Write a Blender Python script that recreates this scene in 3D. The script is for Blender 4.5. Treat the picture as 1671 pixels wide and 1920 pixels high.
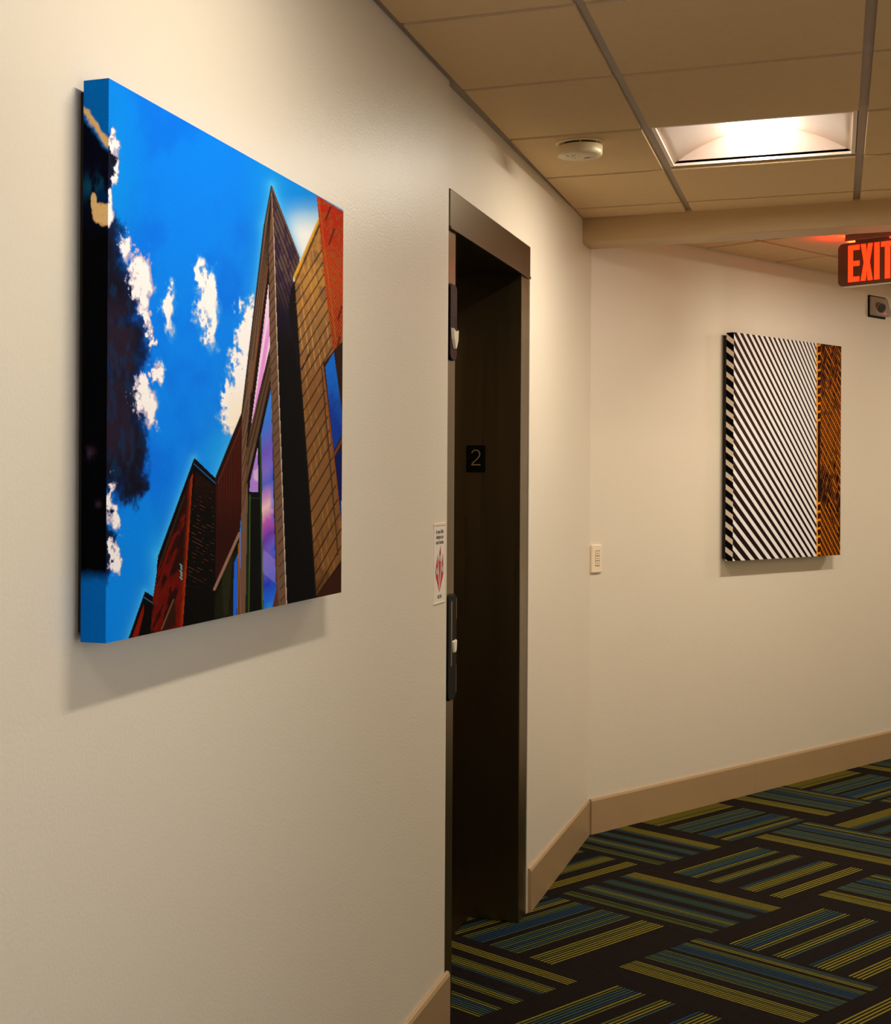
import bpy, bmesh, math, random
import numpy as np
from mathutils import Vector, Matrix

for o in list(bpy.data.objects):
    bpy.data.objects.remove(o)
SC = bpy.context.scene
COL = SC.collection
random.seed(4)

# ------------------------------------------------------------------ camera
# world: x = distance from the left wall, y = along the left wall, z = up
YAW, ROLL, EYE = 0.374859, 0.0057632, 1.46628
F_PX, PX, PY = 2720.698, 493.95, 904.495
cam_d = bpy.data.cameras.new('camera')
cam = bpy.data.objects.new('camera', cam_d)
COL.objects.link(cam)
cam_d.sensor_fit = 'HORIZONTAL'
cam_d.sensor_width = 36.0
cam_d.lens = F_PX / 1671 * 36
cam_d.shift_x = (835.5 - PX) / 1671
cam_d.shift_y = -(960 - PY) / 1671
cam_d.clip_start = 0.05
cam.matrix_world = (Matrix.Translation((0.969454, 0, EYE)) @ Matrix.Rotation(YAW, 4, 'Z')
                    @ Matrix.Rotation(math.pi / 2, 4, 'X') @ Matrix.Rotation(ROLL, 4, 'Z'))
SC.camera = cam

# ------------------------------------------------------------------ world, colour management
world = bpy.data.worlds.new('world')
SC.world = world
world.use_nodes = True
bg = world.node_tree.nodes['Background']
bg.inputs[0].default_value = (0.62, 0.78, 1.0, 1)
bg.inputs[1].default_value = 0.5
SC.view_settings.view_transform = 'Standard'
SC.view_settings.look = 'None'
SC.view_settings.gamma = 1.0
SC.view_settings.use_curve_mapping = False
SC.view_settings.exposure = 0.0
SC.cycles.use_denoising = True
SC.cycles.max_bounces = 10
SC.cycles.diffuse_bounces = 6
SC.cycles.glossy_bounces = 4
SC.cycles.sample_clamp_indirect = 6.0
SC.cycles.caustics_reflective = False

LENS_POWER = 4.2             # emission of the ceiling troffer lenses
TUBE_POWER = 21.5            # watts of the lamp strip at the foot of each lens
LENS_COLOR = (1.0, 0.91, 0.76)
FILL_POWER = 20.0          # cool fill sent through the added window in the opposite wall
EXIT_POWER = 4.5

# cool fill light, added outside a made-up window in the opposite wall
ld = bpy.data.lights.new('added_fill_light', 'AREA')
ld.shape = 'RECTANGLE'
ld.size, ld.size_y = 2.3, 1.4
ld.energy = FILL_POWER
ld.color = (0.86, 0.94, 1.0)
lo = bpy.data.objects.new('added_fill_light', ld)
COL.objects.link(lo)
lo.location = (2.42, 1.0, 1.5)
lo.rotation_euler = (0, math.pi / 2, 0)
lo.rotation_euler = (math.pi / 2, 0, math.pi / 2)


# ------------------------------------------------------------------ helpers
def lin(c):
    c = np.asarray(c, float) / 255.0
    return np.where(c <= 0.04045, c / 12.92, ((c + 0.055) / 1.055) ** 2.4)


def rgba(c):
    l = lin(c)
    return (float(l[0]), float(l[1]), float(l[2]), 1.0)


def mat(name, color, rough=0.6, metal=0.0, spec=0.5, bump=None, bump_scale=200, stretch=None, vary=0.0,
        vary_scale=3.0, emit=0.0, emit_color=None, coat=0.0, rough_vary=0.0):
    m = bpy.data.materials.new(name)
    m.use_nodes = True
    nt = m.node_tree
    p = nt.nodes['Principled BSDF']
    p.inputs['Base Color'].default_value = rgba(color)
    p.inputs['Roughness'].default_value = rough
    p.inputs['Metallic'].default_value = metal
    p.inputs['Specular IOR Level'].default_value = spec
    if coat:
        p.inputs['Coat Weight'].default_value = coat
    if emit:
        p.inputs['Emission Color'].default_value = rgba(emit_color or color)
        p.inputs['Emission Strength'].default_value = emit
    tc = nt.nodes.new('ShaderNodeTexCoord')
    src = tc.outputs['Object']
    if stretch:
        mp = nt.nodes.new('ShaderNodeMapping')
        mp.inputs['Scale'].default_value = stretch
        nt.links.new(src, mp.inputs['Vector'])
        src = mp.outputs['Vector']
    nz = nt.nodes.new('ShaderNodeTexNoise')
    nz.inputs['Scale'].default_value = bump_scale
    nz.inputs['Detail'].default_value = 3
    nt.links.new(src, nz.inputs['Vector'])
    if bump:
        b = nt.nodes.new('ShaderNodeBump')
        b.inputs['Strength'].default_value = bump
        b.inputs['Distance'].default_value = 0.002
        nt.links.new(nz.outputs['Fac'], b.inputs['Height'])
        nt.links.new(b.outputs['Normal'], p.inputs['Normal'])
    if vary:
        n2 = nt.nodes.new('ShaderNodeTexNoise')
        n2.inputs['Scale'].default_value = vary_scale
        n2.inputs['Detail'].default_value = 5
        nt.links.new(src, n2.inputs['Vector'])
        mx = nt.nodes.new('ShaderNodeMix')
        mx.data_type = 'RGBA'
        c = lin(color)
        mx.inputs[6].default_value = (*(c * (1 - vary)), 1)
        mx.inputs[7].default_value = (*np.minimum(c * (1 + vary), 1), 1)
        nt.links.new(n2.outputs['Fac'], mx.inputs[0])
        nt.links.new(mx.outputs[2], p.inputs['Base Color'])
    if rough_vary:
        mr = nt.nodes.new('ShaderNodeMapRange')
        mr.inputs['To Min'].default_value = max(rough - rough_vary, 0.02)
        mr.inputs['To Max'].default_value = rough + rough_vary
        nt.links.new(nz.outputs['Fac'], mr.inputs['Value'])
        nt.links.new(mr.outputs['Result'], p.inputs['Roughness'])
    return m


def attr_mat(name, rough=0.7, spec=0.3, bump=0.0, bump_scale=900, wave=None):
    """Colour from the mesh attribute 'print'; the relief is procedural."""
    m = bpy.data.materials.new(name)
    m.use_nodes = True
    nt = m.node_tree
    p = nt.nodes['Principled BSDF']
    p.inputs['Roughness'].default_value = rough
    p.inputs['Specular IOR Level'].default_value = spec
    a = nt.nodes.new('ShaderNodeAttribute')
    a.attribute_name = 'print'
    tc = nt.nodes.new('ShaderNodeTexCoord')
    nz = nt.nodes.new('ShaderNodeTexNoise')
    nz.inputs['Scale'].default_value = bump_scale
    nz.inputs['Detail'].default_value = 2
    nt.links.new(tc.outputs['Object'], nz.inputs['Vector'])
    col = a.outputs['Color']
    height = nz.outputs['Fac']
    # fine grain of the yarn or the weave
    hs = nt.nodes.new('ShaderNodeMix')
    hs.data_type = 'RGBA'
    hs.blend_type = 'MULTIPLY'
    hs.inputs[0].default_value = 0.35
    ramp = nt.nodes.new('ShaderNodeMapRange')
    ramp.inputs['From Min'].default_value = 0.3
    ramp.inputs['From Max'].default_value = 0.7
    ramp.inputs['To Min'].default_value = 0.5
    ramp.inputs['To Max'].default_value = 1.25
    nt.links.new(nz.outputs['Fac'], ramp.inputs['Value'])
    nt.links.new(col, hs.inputs[6])
    nt.links.new(ramp.outputs['Result'], hs.inputs[7])
    col = hs.outputs[2]
    if wave:
        w = nt.nodes.new('ShaderNodeTexWave')
        w.bands_direction = 'X'
        w.inputs['Scale'].default_value = wave
        w.inputs['Distortion'].default_value = 1.2
        nt.links.new(tc.outputs['Object'], w.inputs['Vector'])
        ad = nt.nodes.new('ShaderNodeMath')
        ad.operation = 'ADD'
        nt.links.new(w.outputs['Fac'], ad.inputs[0])
        nt.links.new(nz.outputs['Fac'], ad.inputs[1])
        height = ad.outputs[0]
    nt.links.new(col, p.inputs['Base Color'])
    if bump:
        b = nt.nodes.new('ShaderNodeBump')
        b.inputs['Strength'].default_value = bump
        b.inputs['Distance'].default_value = 0.002
        nt.links.new(height, b.inputs['Height'])
        nt.links.new(b.outputs['Normal'], p.inputs['Normal'])
    return m


def ob(name, bm, m, parent=None, kind=None, label=None, cat=None, loc=None, smooth=False, bevel=0.0, mats=None):
    me = bpy.data.meshes.new(name)
    if isinstance(bm, bmesh.types.BMesh):
        bmesh.ops.recalc_face_normals(bm, faces=bm.faces)
        bm.to_mesh(me)
        bm.free()
    else:
        me.from_pydata(*bm)
    o = bpy.data.objects.new(name, me)
    COL.objects.link(o)
    for mm in (mats or [m]):
        me.materials.append(mm)
    if smooth:
        me.polygons.foreach_set('use_smooth', [True] * len(me.polygons))
    if bevel:
        md = o.modifiers.new('bevel', 'BEVEL')
        md.width = bevel
        md.segments = 2
        md.limit_method = 'ANGLE'
    if parent:
        o.parent = parent
    if loc:
        o.location = loc
    if kind:
        o['kind'] = kind
    if label:
        o['label'] = label
    if cat:
        o['category'] = cat
    return o


def empty(name, loc, label, cat, rotz=0.0, group=None):
    o = bpy.data.objects.new(name, None)
    COL.objects.link(o)
    o.location = loc
    o.rotation_euler = (0, 0, rotz)
    o.empty_display_size = 0.1
    o['label'] = label
    o['category'] = cat
    if group:
        o['group'] = group
    return o


def box(bm, x0, x1, y0, y1, z0, z1):
    v = [bm.verts.new(c) for c in ((x0, y0, z0), (x1, y0, z0), (x1, y1, z0), (x0, y1, z0),
                                   (x0, y0, z1), (x1, y0, z1), (x1, y1, z1), (x0, y1, z1))]
    for f in ((0, 1, 2, 3), (4, 7, 6, 5), (0, 4, 5, 1), (1, 5, 6, 2), (2, 6, 7, 3), (3, 7, 4, 0)):
        bm.faces.new([v[i] for i in f])
    return v


def B(*a):
    bm = bmesh.new()
    box(bm, *a)
    return bm


def prism(bm, pts, z0, z1):
    """Extrude a plan polygon from z0 to z1."""
    lo_ = [bm.verts.new((x, y, z0)) for x, y in pts]
    hi_ = [bm.verts.new((x, y, z1)) for x, y in pts]
    n = len(pts)
    bm.faces.new(lo_[::-1])
    bm.faces.new(hi_)
    for i in range(n):
        bm.faces.new((lo_[i], lo_[(i + 1) % n], hi_[(i + 1) % n], hi_[i]))


def plate(bm, pts, y0, y1, fn):
    """Extrude a polygon given in (a, z) between depths y0 and y1; fn(a, depth, z) gives the point."""
    lo_ = [bm.verts.new(fn(a, y0, z)) for a, z in pts]
    hi_ = [bm.verts.new(fn(a, y1, z)) for a, z in pts]
    n = len(pts)
    bm.faces.new(lo_[::-1])
    bm.faces.new(hi_)
    for i in range(n):
        bm.faces.new((lo_[i], lo_[(i + 1) % n], hi_[(i + 1) % n], hi_[i]))


def rounded(w, h, r, n=6, cx=0.0, cz=0.0):
    pts = []
    for (sx, sz, a0) in ((1, 1, 0), (-1, 1, 90), (-1, -1, 180), (1, -1, 270)):
        for k in range(n + 1):
            a = math.radians(a0 + 90 * k / n)
            pts.append((cx + sx * (w / 2 - r) + r * math.cos(a), cz + sz * (h / 2 - r) + r * math.sin(a)))
    return pts


def lathe(bm, prof, n=48):
    rings = []
    for r, z in prof:
        rings.append([bm.verts.new((r * math.cos(2 * math.pi * k / n), r * math.sin(2 * math.pi * k / n), z))
                      for k in range(n)])
    for a, b in zip(rings, rings[1:]):
        for k in range(n):
            bm.faces.new((a[k], a[(k + 1) % n], b[(k + 1) % n], b[k]))
    bm.faces.new(rings[0][::-1])
    bm.faces.new(rings[-1])


def text_mesh(body, size, extrude=0.0005, sx=1.0):
    """A text turned into plain mesh data, lying in the xy plane and centred."""
    c = bpy.data.curves.new('text', 'FONT')
    c.body = body
    c.size = size
    c.align_x = 'CENTER'
    c.align_y = 'CENTER'
    c.extrude = extrude
    c.resolution_u = 3
    t = bpy.data.objects.new('text', c)
    COL.objects.link(t)
    dg = bpy.context.evaluated_depsgraph_get()
    me = bpy.data.meshes.new_from_object(t.evaluated_get(dg))
    bpy.data.objects.remove(t)
    if sx != 1.0:
        for v in me.vertices:
            v.co.x *= sx
    return me


# ------------------------------------------------------------------ materials
M = {}
M['wall'] = mat('wall_paint', (230, 218, 198), 0.42, spec=0.5, bump=0.30, bump_scale=160, vary=0.02, vary_scale=1.5)
M['ceil'] = mat('ceiling_tile_fibre', (222, 192, 148), 0.95, spec=0.1, bump=0.35, bump_scale=260, vary=0.05, vary_scale=40)
M['beam'] = mat('beam_shaded_tan', (200, 170, 126), 0.45, spec=0.4, bump=0.2, bump_scale=160)  # darker than the wall paint: the beam's shade is put into its colour
M['grid'] = mat('grid_enamel', (160, 143, 128), 0.45, spec=0.4)
M['base'] = mat('baseboard_vinyl', (176, 146, 108), 0.28, spec=0.5, vary=0.05, vary_scale=5)
M['steel'] = mat('brushed_steel', (132, 114, 82), 0.30, metal=1.0, bump=0.04, bump_scale=60, stretch=(1, 1, 0.02), rough_vary=0.06)
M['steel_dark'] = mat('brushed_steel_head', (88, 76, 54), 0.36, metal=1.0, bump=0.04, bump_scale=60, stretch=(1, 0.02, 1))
M['black'] = mat('black_plastic', (7, 6, 6), 0.55, spec=0.12)
M['brown'] = mat('brown_plastic', (62, 32, 24), 0.6, spec=0.08)
M['ivory'] = mat('ivory_plastic', (240, 228, 205), 0.3, emit=0.0)
M['white'] = mat('white_enamel', (250, 230, 212), 0.5, spec=0.3)
M['detector'] = mat('detector_plastic', (226, 206, 164), 0.35)
M['lens'] = mat('lit_lens', (255, 255, 255), 0.5, emit=LENS_POWER)
M['lens'].node_tree.nodes['Principled BSDF'].inputs['Emission Color'].default_value = (1.0, 0.98, 0.95, 1)
M['exit_red'] = mat('lit_red_letter', (255, 30, 10), 0.4, emit=EXIT_POWER, emit_color=(255, 34, 6))
M['exit_top'] = mat('lit_red_seam', (255, 30, 10), 0.4, emit=2200.0, emit_color=(255, 26, 4))
M['exit_house'] = mat('exit_housing', (104, 66, 46), 0.5, spec=0.25)
M['exit_dark'] = mat('exit_canopy', (120, 85, 68), 0.5)
M['plate'] = mat('switch_plastic', (245, 225, 198), 0.32)
M['slot'] = mat('slot_dark', (84, 62, 44), 0.7)
M['camera_grey'] = mat('camera_housing', (168, 156, 150), 0.4)
M['camera_tan'] = mat('camera_bezel', (140, 112, 84), 0.4)
M['gloss_black'] = mat('lens_glass', (6, 5, 6), 0.08)
M['led'] = mat('red_led', (255, 20, 30), 0.4, emit=2.0)
M['gold'] = mat('gold_numeral', (190, 148, 82), 0.45)
M['paper'] = mat('sticker_paper', (242, 230, 214), 0.4)
M['ink'] = mat('black_ink', (34, 28, 26), 0.6)
M['red_ink'] = mat('red_ink', (196, 20, 34), 0.5)
M['print'] = attr_mat('printed_canvas', 0.7, 0.03, bump=0.25, bump_scale=700)
M['stretcher'] = mat('stretcher_wood', (30, 22, 16), 0.8)
M['carpet'] = attr_mat('tufted_carpet', 0.95, 0.1, bump=0.9, bump_scale=420, wave=60)
M['carpet_edge'] = mat('carpet_backing', (22, 16, 12), 0.95)
M['plenum'] = mat('plenum_board', (60, 50, 40), 0.9)
M['door'] = mat('elevator_door_steel', (92, 74, 46), 0.32, metal=1.0, bump=0.03, bump_scale=60, stretch=(1, 1, 0.02))
M['added_window_frame'] = mat('added_window_paint', (210, 200, 185), 0.5)
glass = bpy.data.materials.new('added_window_glass')
glass.use_nodes = True
gp = glass.node_tree.nodes['Principled BSDF']
gp.inputs['Transmission Weight'].default_value = 1.0
gp.inputs['Roughness'].default_value = 0.0
gp.inputs['IOR'].default_value = 1.02

# ------------------------------------------------------------------ setting
H = 2.551                                    # ceiling grid height
P0 = Vector((-0.014, 3.815)); P1 = Vector((0.014, 6.145))
FD = (P1 - P0).normalized(); FN = Vector((FD.y, -FD.x))          # far stretch of the left wall
CR = Vector((0.0186, 6.1505))                                    # corner with the right-hand wall
RD = Vector((0.463, 0.8864)).normalized(); RN = Vector((RD.y, -RD.x))


def fw(t, off, z=None):
    """Point on the far stretch of the left wall: t along it, off out of it."""
    q = P0 + FD * t + FN * off
    return (q.x, q.y) if z is None else (q.x, q.y, z)


def rw(s, t, z=None):
    """Point in the frame of the right-hand wall: s along it, t out of it."""
    q = CR + RD * s + RN * t
    return (q.x, q.y) if z is None else (q.x, q.y, z)


# floor slab and ceiling slab
floor = ob('floor', B(-0.4, 5.2, -3.4, 13.0, -0.12, -0.004), M['carpet_edge'], kind='structure')
ceiling = ob('ceiling', B(-0.4, 5.2, -3.4, 13.0, H + 0.16, H + 0.26), M['plenum'], kind='structure')

# left wall: near stretch, stretch over the lift, far stretch
T_OPEN0, T_OPEN1 = 0.0, 1.125
bm = bmesh.new()
prism(bm, [(0, -3.4), (0, 3.815), fw(0.0, 0), fw(0.0, -0.45), (-0.45, -3.4)], -0.1, H + 0.2)
wall_left = ob('wall_left', bm, M['wall'], kind='structure')
bm = bmesh.new()
prism(bm, [fw(0, 0), fw(T_OPEN1, 0), fw(T_OPEN1, -0.12), fw(0, -0.12)], 2.262, H + 0.2)
prism(bm, [fw(T_OPEN1, 0), (CR.x, CR.y), (CR.x - 0.3, CR.y + 0.2), fw(2.3, -0.45), fw(T_OPEN1, -0.45)], -0.1, H + 0.2)
ob('wall_far_left', bm, M['wall'], kind='structure')

# right-hand wall after the bend
bm = bmesh.new()
prism(bm, [rw(0, 0), rw(7, 0), rw(7, -0.2), rw(-0.1, -0.2)], -0.1, H + 0.2)
wall_right = ob('wall_right', bm, M['wall'], kind='structure')
# opposite walls of the corridor, out of view
bm = bmesh.new()
WY0, WY1, WZ0, WZ1 = -0.15, 2.15, 0.80, 2.20
box(bm, 2.15, 2.35, -3.4, WY0, -0.1, H + 0.2)
box(bm, 2.15, 2.35, WY1, 5.3, -0.1, H + 0.2)
box(bm, 2.15, 2.35, WY0, WY1, -0.1, WZ0)
box(bm, 2.15, 2.35, WY0, WY1, WZ1, H + 0.2)
wall_front = ob('wall_front', bm, M['wall'], kind='structure')
bm = bmesh.new()
for a in ((2.22, 2.28, WY0, WY1, WZ0, WZ0 + 0.05), (2.22, 2.28, WY0, WY1, WZ1 - 0.05, WZ1), (2.22, 2.28, WY0, WY0 + 0.05, WZ0 + 0.05, WZ1 - 0.05),
          (2.22, 2.28, WY1 - 0.05, WY1, WZ0 + 0.05, WZ1 - 0.05), (2.22, 2.28, 0.98, 1.02, WZ0 + 0.05, WZ1 - 0.05)):
    box(bm, *a)
win = ob('added_window_1', bm, M['added_window_frame'], kind='structure')  # made-up window, added to let the fill light in
ob('pane', B(2.245, 2.25, WY0 + 0.05, 0.98, WZ0 + 0.05, WZ1 - 0.05), glass, win)
ob('pane', B(2.245, 2.25, 1.02, WY1 - 0.05, WZ0 + 0.05, WZ1 - 0.05), glass, win)
bm = bmesh.new()
prism(bm, [(2.15, 5.3), rw(7, 2.4), rw(7, 2.6), (2.35, 5.2)], -0.1, H + 0.2)
ob('wall_front_bend', bm, M['wall'], kind='structure')
bm = bmesh.new()
prism(bm, [rw(7, 0), rw(7, 2.6), rw(7.2, 2.6), rw(7.2, 0)], -0.1, H + 0.2)
ob('wall_end', bm, M['wall'], kind='structure')
ob('wall_back', B(-0.45, 2.35, -3.2, -3.0, -0.1, H + 0.2), M['wall'], kind='structure')

# dropped beam across the corridor where it bends
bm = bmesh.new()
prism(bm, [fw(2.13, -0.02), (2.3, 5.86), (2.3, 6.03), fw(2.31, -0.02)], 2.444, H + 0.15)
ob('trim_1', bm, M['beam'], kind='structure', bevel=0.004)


# baseboards with a small eased top edge
def baseboard(name, pts, h=0.149, th=0.012, joints=()):
    """pts: two plan points on the wall face and the outward normal."""
    (a, b, n) = pts
    a, b, n = Vector(a), Vector(b), Vector(n)
    d = (b - a).normalized()
    root = None
    cuts = [0.0] + list(joints) + [(b - a).length]
    for i, (c0, c1) in enumerate(zip(cuts, cuts[1:])):
        bm = bmesh.new()
        g = 0.0006 if len(cuts) > 2 else 0.0
        prof = [(0, 0), (th, 0), (th, h - 0.010), (th - 0.004, h - 0.002), (th - 0.007, h), (0, h)]
        rings = []
        for c in (c0 + g, c1 - g):
            rings.append([bm.verts.new((*(a + d * c + n * (o - 0.0003)), z)) for o, z in prof])
        bm.faces.new(rings[0][::-1])
        bm.faces.new(rings[1])
        for k in range(len(prof)):
            bm.faces.new((rings[0][k], rings[0][(k + 1) % 6], rings[1][(k + 1) % 6], rings[1][k]))
        if root is None:
            root = ob(name, bm, M['base'], kind='structure')
        else:
            ob('baseboard_length', bm, M['base'], root)


baseboard('baseboard_left', ((0, -3.0), (0, 3.835), (1, 0)))
baseboard('baseboard_far_left', (fw(1.145, 0), fw(2.332, 0), FN))
baseboard('baseboard_right', (rw(0.008, 0), rw(7, 0), RN), joints=(1.285,))

# ------------------------------------------------------------------ suspended ceiling
GX = [0.432 + 0.6096 * k for k in range(-1, 4)]      # main tees run along y
GY = [4.503 + 0.6096 * k for k in range(-13, 3)]     # cross tees
X_WALL, X_END, Y_BEAM = 0.0, 2.15, 5.93
TROFFERS = {(0, 13), (0, 9), (0, 8), (0, 5)}         # cells (column, row) taken by lights; 8 and 9 share one, set between half tiles


def tile_mesh(x0, x1, y0, y1, fn):
    """Tegular tile: a face that drops below the grid and a thin flange resting on it."""
    bm = bmesh.new()
    vs = box(bm, x0, x1, y0, y1, H - 0.010, H + 0.012)
    for v in bm.verts:
        v.co = Vector((*fn(v.co.x, v.co.y), v.co.z))
    return bm


ident = lambda x, y: (x, y)
G2 = 0.0125
cols = [(X_WALL + 0.020, GX[1] - G2)] + [(GX[i] + G2, GX[i + 1] - G2) for i in range(1, 4)]
cols[-1] = (cols[-1][0], X_END)
rows = [(GY[i] + G2, GY[i + 1] - G2) for i in range(len(GY) - 1)] + [(GY[-1] + G2, Y_BEAM - 0.003)]
tile_no = 0
for ci, (x0, x1) in enumerate(cols):
    for ri, (y0, y1) in enumerate(rows):
        if (ci - 1, ri) in TROFFERS:
            continue
        if y1 < -1.5 or x0 > 2.1:
            pass
        yy1 = y1
        o = ob('ceiling_tile', tile_mesh(x0, x1, y0, yy1, ident), M['ceil'], ceiling, bevel=0.0015)
for y0, y1 in ((GY[8] + G2, GY[9] - 0.3048 - G2), (GY[9] + 0.3048 + G2, GY[10] - G2)):
    ob('ceiling_tile', tile_mesh(cols[1][0], cols[1][1], y0, y1, ident), M['ceil'], ceiling, bevel=0.0015)
# main tees and cross tees of the grid
for gx in GX[1:]:
    if gx < X_END:
        ob('main_tee', B(gx - 0.012, gx + 0.012, -3.0, Y_BEAM, H, H + 0.03), M['grid'], ceiling)
xs_cut = [0.0] + [g for g in GX[1:] if g < X_END] + [X_END]
for gy in GY:
    for x0, x1 in zip(xs_cut, xs_cut[1:]):
        if gy == GY[9] and x0 == GX[1]:
            for g2 in (gy - 0.3048, gy + 0.3048):
                ob('cross_tee', B(x0 + 0.012, x1 - 0.012, g2 - 0.012, g2 + 0.012, H + 0.0004, H + 0.03), M['grid'], ceiling)
            continue
        ob('cross_tee', B(x0 + 0.012, x1 - 0.012, gy - 0.012, gy + 0.012, H + 0.0004, H + 0.03), M['grid'], ceiling)
# wall angle of the grid
bm = bmesh.new()
box(bm, -0.0, 0.022, -3.0, 3.815, H + 0.0002, H + 0.02)
ob('trim_2', bm, M['grid'], kind='structure')
bm = bmesh.new()
prism(bm, [fw(0, 0), fw(2.13, 0), fw(2.13, 0.022), fw(0, 0.036)], H + 0.0002, H + 0.02)
ob('trim_3', bm, M['grid'], kind='structure')

# ceiling beyond the beam, square to the right-hand wall
SS = [0.21 + 0.6096 * k for k in range(-1, 9)]
TT = [0.295 + 0.6096 * k for k in range(0, 4)]
tcols = [(0.02, TT[0] - G2)] + [(a + G2, b - G2) for a, b in zip(TT, TT[1:])] + [(TT[-1] + G2, 2.4)]
BEAM_BACK = 6.03
R_LIGHT = {(2, 2), (2, 6)}
for ci, (t0, t1) in enumerate(tcols):
    for ri in range(len(SS) - 1):
        s0, s1 = SS[ri] + G2, SS[ri + 1] - G2
        if (ci, ri) in R_LIGHT:
            continue
        bm = tile_mesh(t0, t1, s0, s1, lambda t, s: rw(s, t))
        cutp = [v.co.y for v in bm.verts]
        if max(cutp) < BEAM_BACK:
            bm.free()
            continue
        if min(cutp) < BEAM_BACK:
            bmesh.ops.bisect_plane(bm, geom=bm.verts[:] + bm.edges[:] + bm.faces[:], plane_co=(0, BEAM_BACK + 0.002, 0),
                                   plane_no=(0, 1, 0), clear_inner=True)
            bmesh.ops.holes_fill(bm, edges=[e for e in bm.edges if e.is_boundary])
        bmesh.ops.translate(bm, verts=bm.verts, vec=(0, 0, 0))
        ob('ceiling_tile', bm, M['ceil'], ceiling)
for t in TT:
    s_start = max(0.0, (BEAM_BACK + 0.03 - CR.y - RN.y * t) / RD.y)
    bm = bmesh.new()
    prism(bm, [rw(s_start, t - 0.012), rw(7, t - 0.012), rw(7, t + 0.012), rw(s_start, t + 0.012)], H, H + 0.03)
    ob('main_tee', bm, M['grid'], ceiling)
tcut = [0.0] + TT + [2.4]
for s in SS:
    for t0, t1 in zip(tcut, tcut[1:]):
        if min(rw(s, t0)[1], rw(s, t1)[1]) < BEAM_BACK + 0.02:
            continue
        bm = bmesh.new()
        prism(bm, [rw(s - 0.012, t0 + 0.012), rw(s + 0.012, t0 + 0.012), rw(s + 0.012, t1 - 0.012), rw(s - 0.012, t1 - 0.012)],
              H + 0.0004, H + 0.03)
        ob('cross_tee', bm, M['grid'], ceiling)
bm = bmesh.new()
prism(bm, [rw(0, 0), rw(7, 0), rw(7, 0.022), rw(0, 0.022)], H + 0.0002, H + 0.02)
ob('trim_4', bm, M['grid'], kind='structure')


# ------------------------------------------------------------------ recessed troffer lights
def troffer(cx, cy, rz, label, power=1.0):
    t = empty('ceiling_light', (cx, cy, H), label, 'light', rz, 'square recessed ceiling lights')
    h = 0.2905
    # enamelled door frame lying in the grid opening
    bm = bmesh.new()
    for a in ((-h, h, -h, -h + 0.012), (-h, h, h - 0.012, h), (-h, -h + 0.012, -h + 0.012, h - 0.012),
              (h - 0.012, h, -h + 0.012, h - 0.012)):
        box(bm, *a, -0.004, 0.012)
    ob('frame', bm, M['white'], t)
    w = h - 0.012
    # arched reflector
    n = 24
    prof = []
    for k in range(n + 1):
        x = -w + 2 * w * k / n
        prof.append((x, 0.004 + 0.098 * (1 - (x / w) ** 2)))
    vs, fs = [], []
    for y in (-w, w):
        for x, z in prof:
            vs.append((x, y, z))
    for k in range(n):
        fs.append((k, k + 1, n + 2 + k, n + 1 + k))
    r = ob('reflector', (vs, [], fs), M['white'], t, smooth=True)
    md = r.modifiers.new('solid', 'SOLIDIFY')
    md.thickness = 0.003
    md.offset = 1
    for sy in (-1, 1):
        bm = bmesh.new()
        y0, y1 = (sy * w, sy * (w + 0.003))
        plate(bm, prof, min(y0, y1), max(y0, y1), lambda a, d, z: (a, d, z))
        ob('end_plate', bm, M['white'], t)
    # faceted lens running the length of the reflector
    bm = bmesh.new()
    sec = [(-0.086, 0.094), (-0.090, 0.050), (-0.030, 0.012), (0.030, 0.012), (0.090, 0.050), (0.086, 0.094)]
    plate(bm, sec, -w + 0.001, w - 0.001, lambda a, d, z: (a, d, z))
    ob('lens', bm, M['lens'], t)
    la = bpy.data.lights.new('troffer_lamp', 'AREA')
    la.shape = 'RECTANGLE'
    la.size, la.size_y = 0.058, 0.55
    la.energy = TUBE_POWER * power
    la.color = LENS_COLOR
    lt = bpy.data.objects.new('troffer_lamp', la)
    COL.objects.link(lt)
    lt.parent = t
    lt.location = (0, 0, 0.0105)
    return t


cxm = (GX[1] + GX[2]) / 2
troffer(cxm, (GY[13] + GY[14]) / 2, 0, 'lit square recessed ceiling light with curved white reflector, before the beam', 0.95)
troffer(cxm, GY[9], 0, 'recessed ceiling light over the blue sky canvas, above the top of the view', 0.70)
troffer(cxm, (GY[5] + GY[6]) / 2, 0, 'recessed ceiling light behind the viewer near the added window', 0.66)
for ci, ri in sorted(R_LIGHT):
    t, s = (TT[ci - 1] + TT[ci]) / 2, (SS[ri] + SS[ri + 1]) / 2
    q = rw(s, t)
    troffer(q[0], q[1], math.atan2(RN.y, RN.x),
            'recessed ceiling light right of the exit sign, out of view' if ri == 2 else 'recessed ceiling light at the far end of the bend, out of view', 1.18)


# ------------------------------------------------------------------ carpet tiles
PAL = {'Y': (136, 124, 34), 'O': (92, 100, 44), 'T': (52, 84, 82), 'B': (26, 66, 98), 'G': (46, 70, 40), 'K': (24, 14, 9)}
PITCH = 0.0131
# each pattern: clusters of coloured yarn rows, (offset in metres from the tile's edge, row colours)
PAT = {
    'one': [(0.100, 'YOTTTBYO'), (0.250, 'OYYT'), (0.370, 'BOYYYO'), (0.496, 'YYYY')],
    'wash': [(0.112, 'YYYYYOTB'), (0.262, 'GTTTG'), (0.372, 'BTOYOTT'), (0.505, 'OGOO')],
    'two': [(0.030, 'TTYY'), (0.100, 'OOTBBBT'), (0.215, 'OTTOBTOTO'), (0.375, 'YYOYYYY')],
}


def stripes(name, flip):
    rows_ = []
    for off, cs in PAT[name]:
        for k, c in enumerate(cs):
            rows_.append((off + PITCH * k, c))
    if flip:
        rows_ = [(0.6 - o, c) for o, c in rows_]
    return sorted(rows_)


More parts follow.
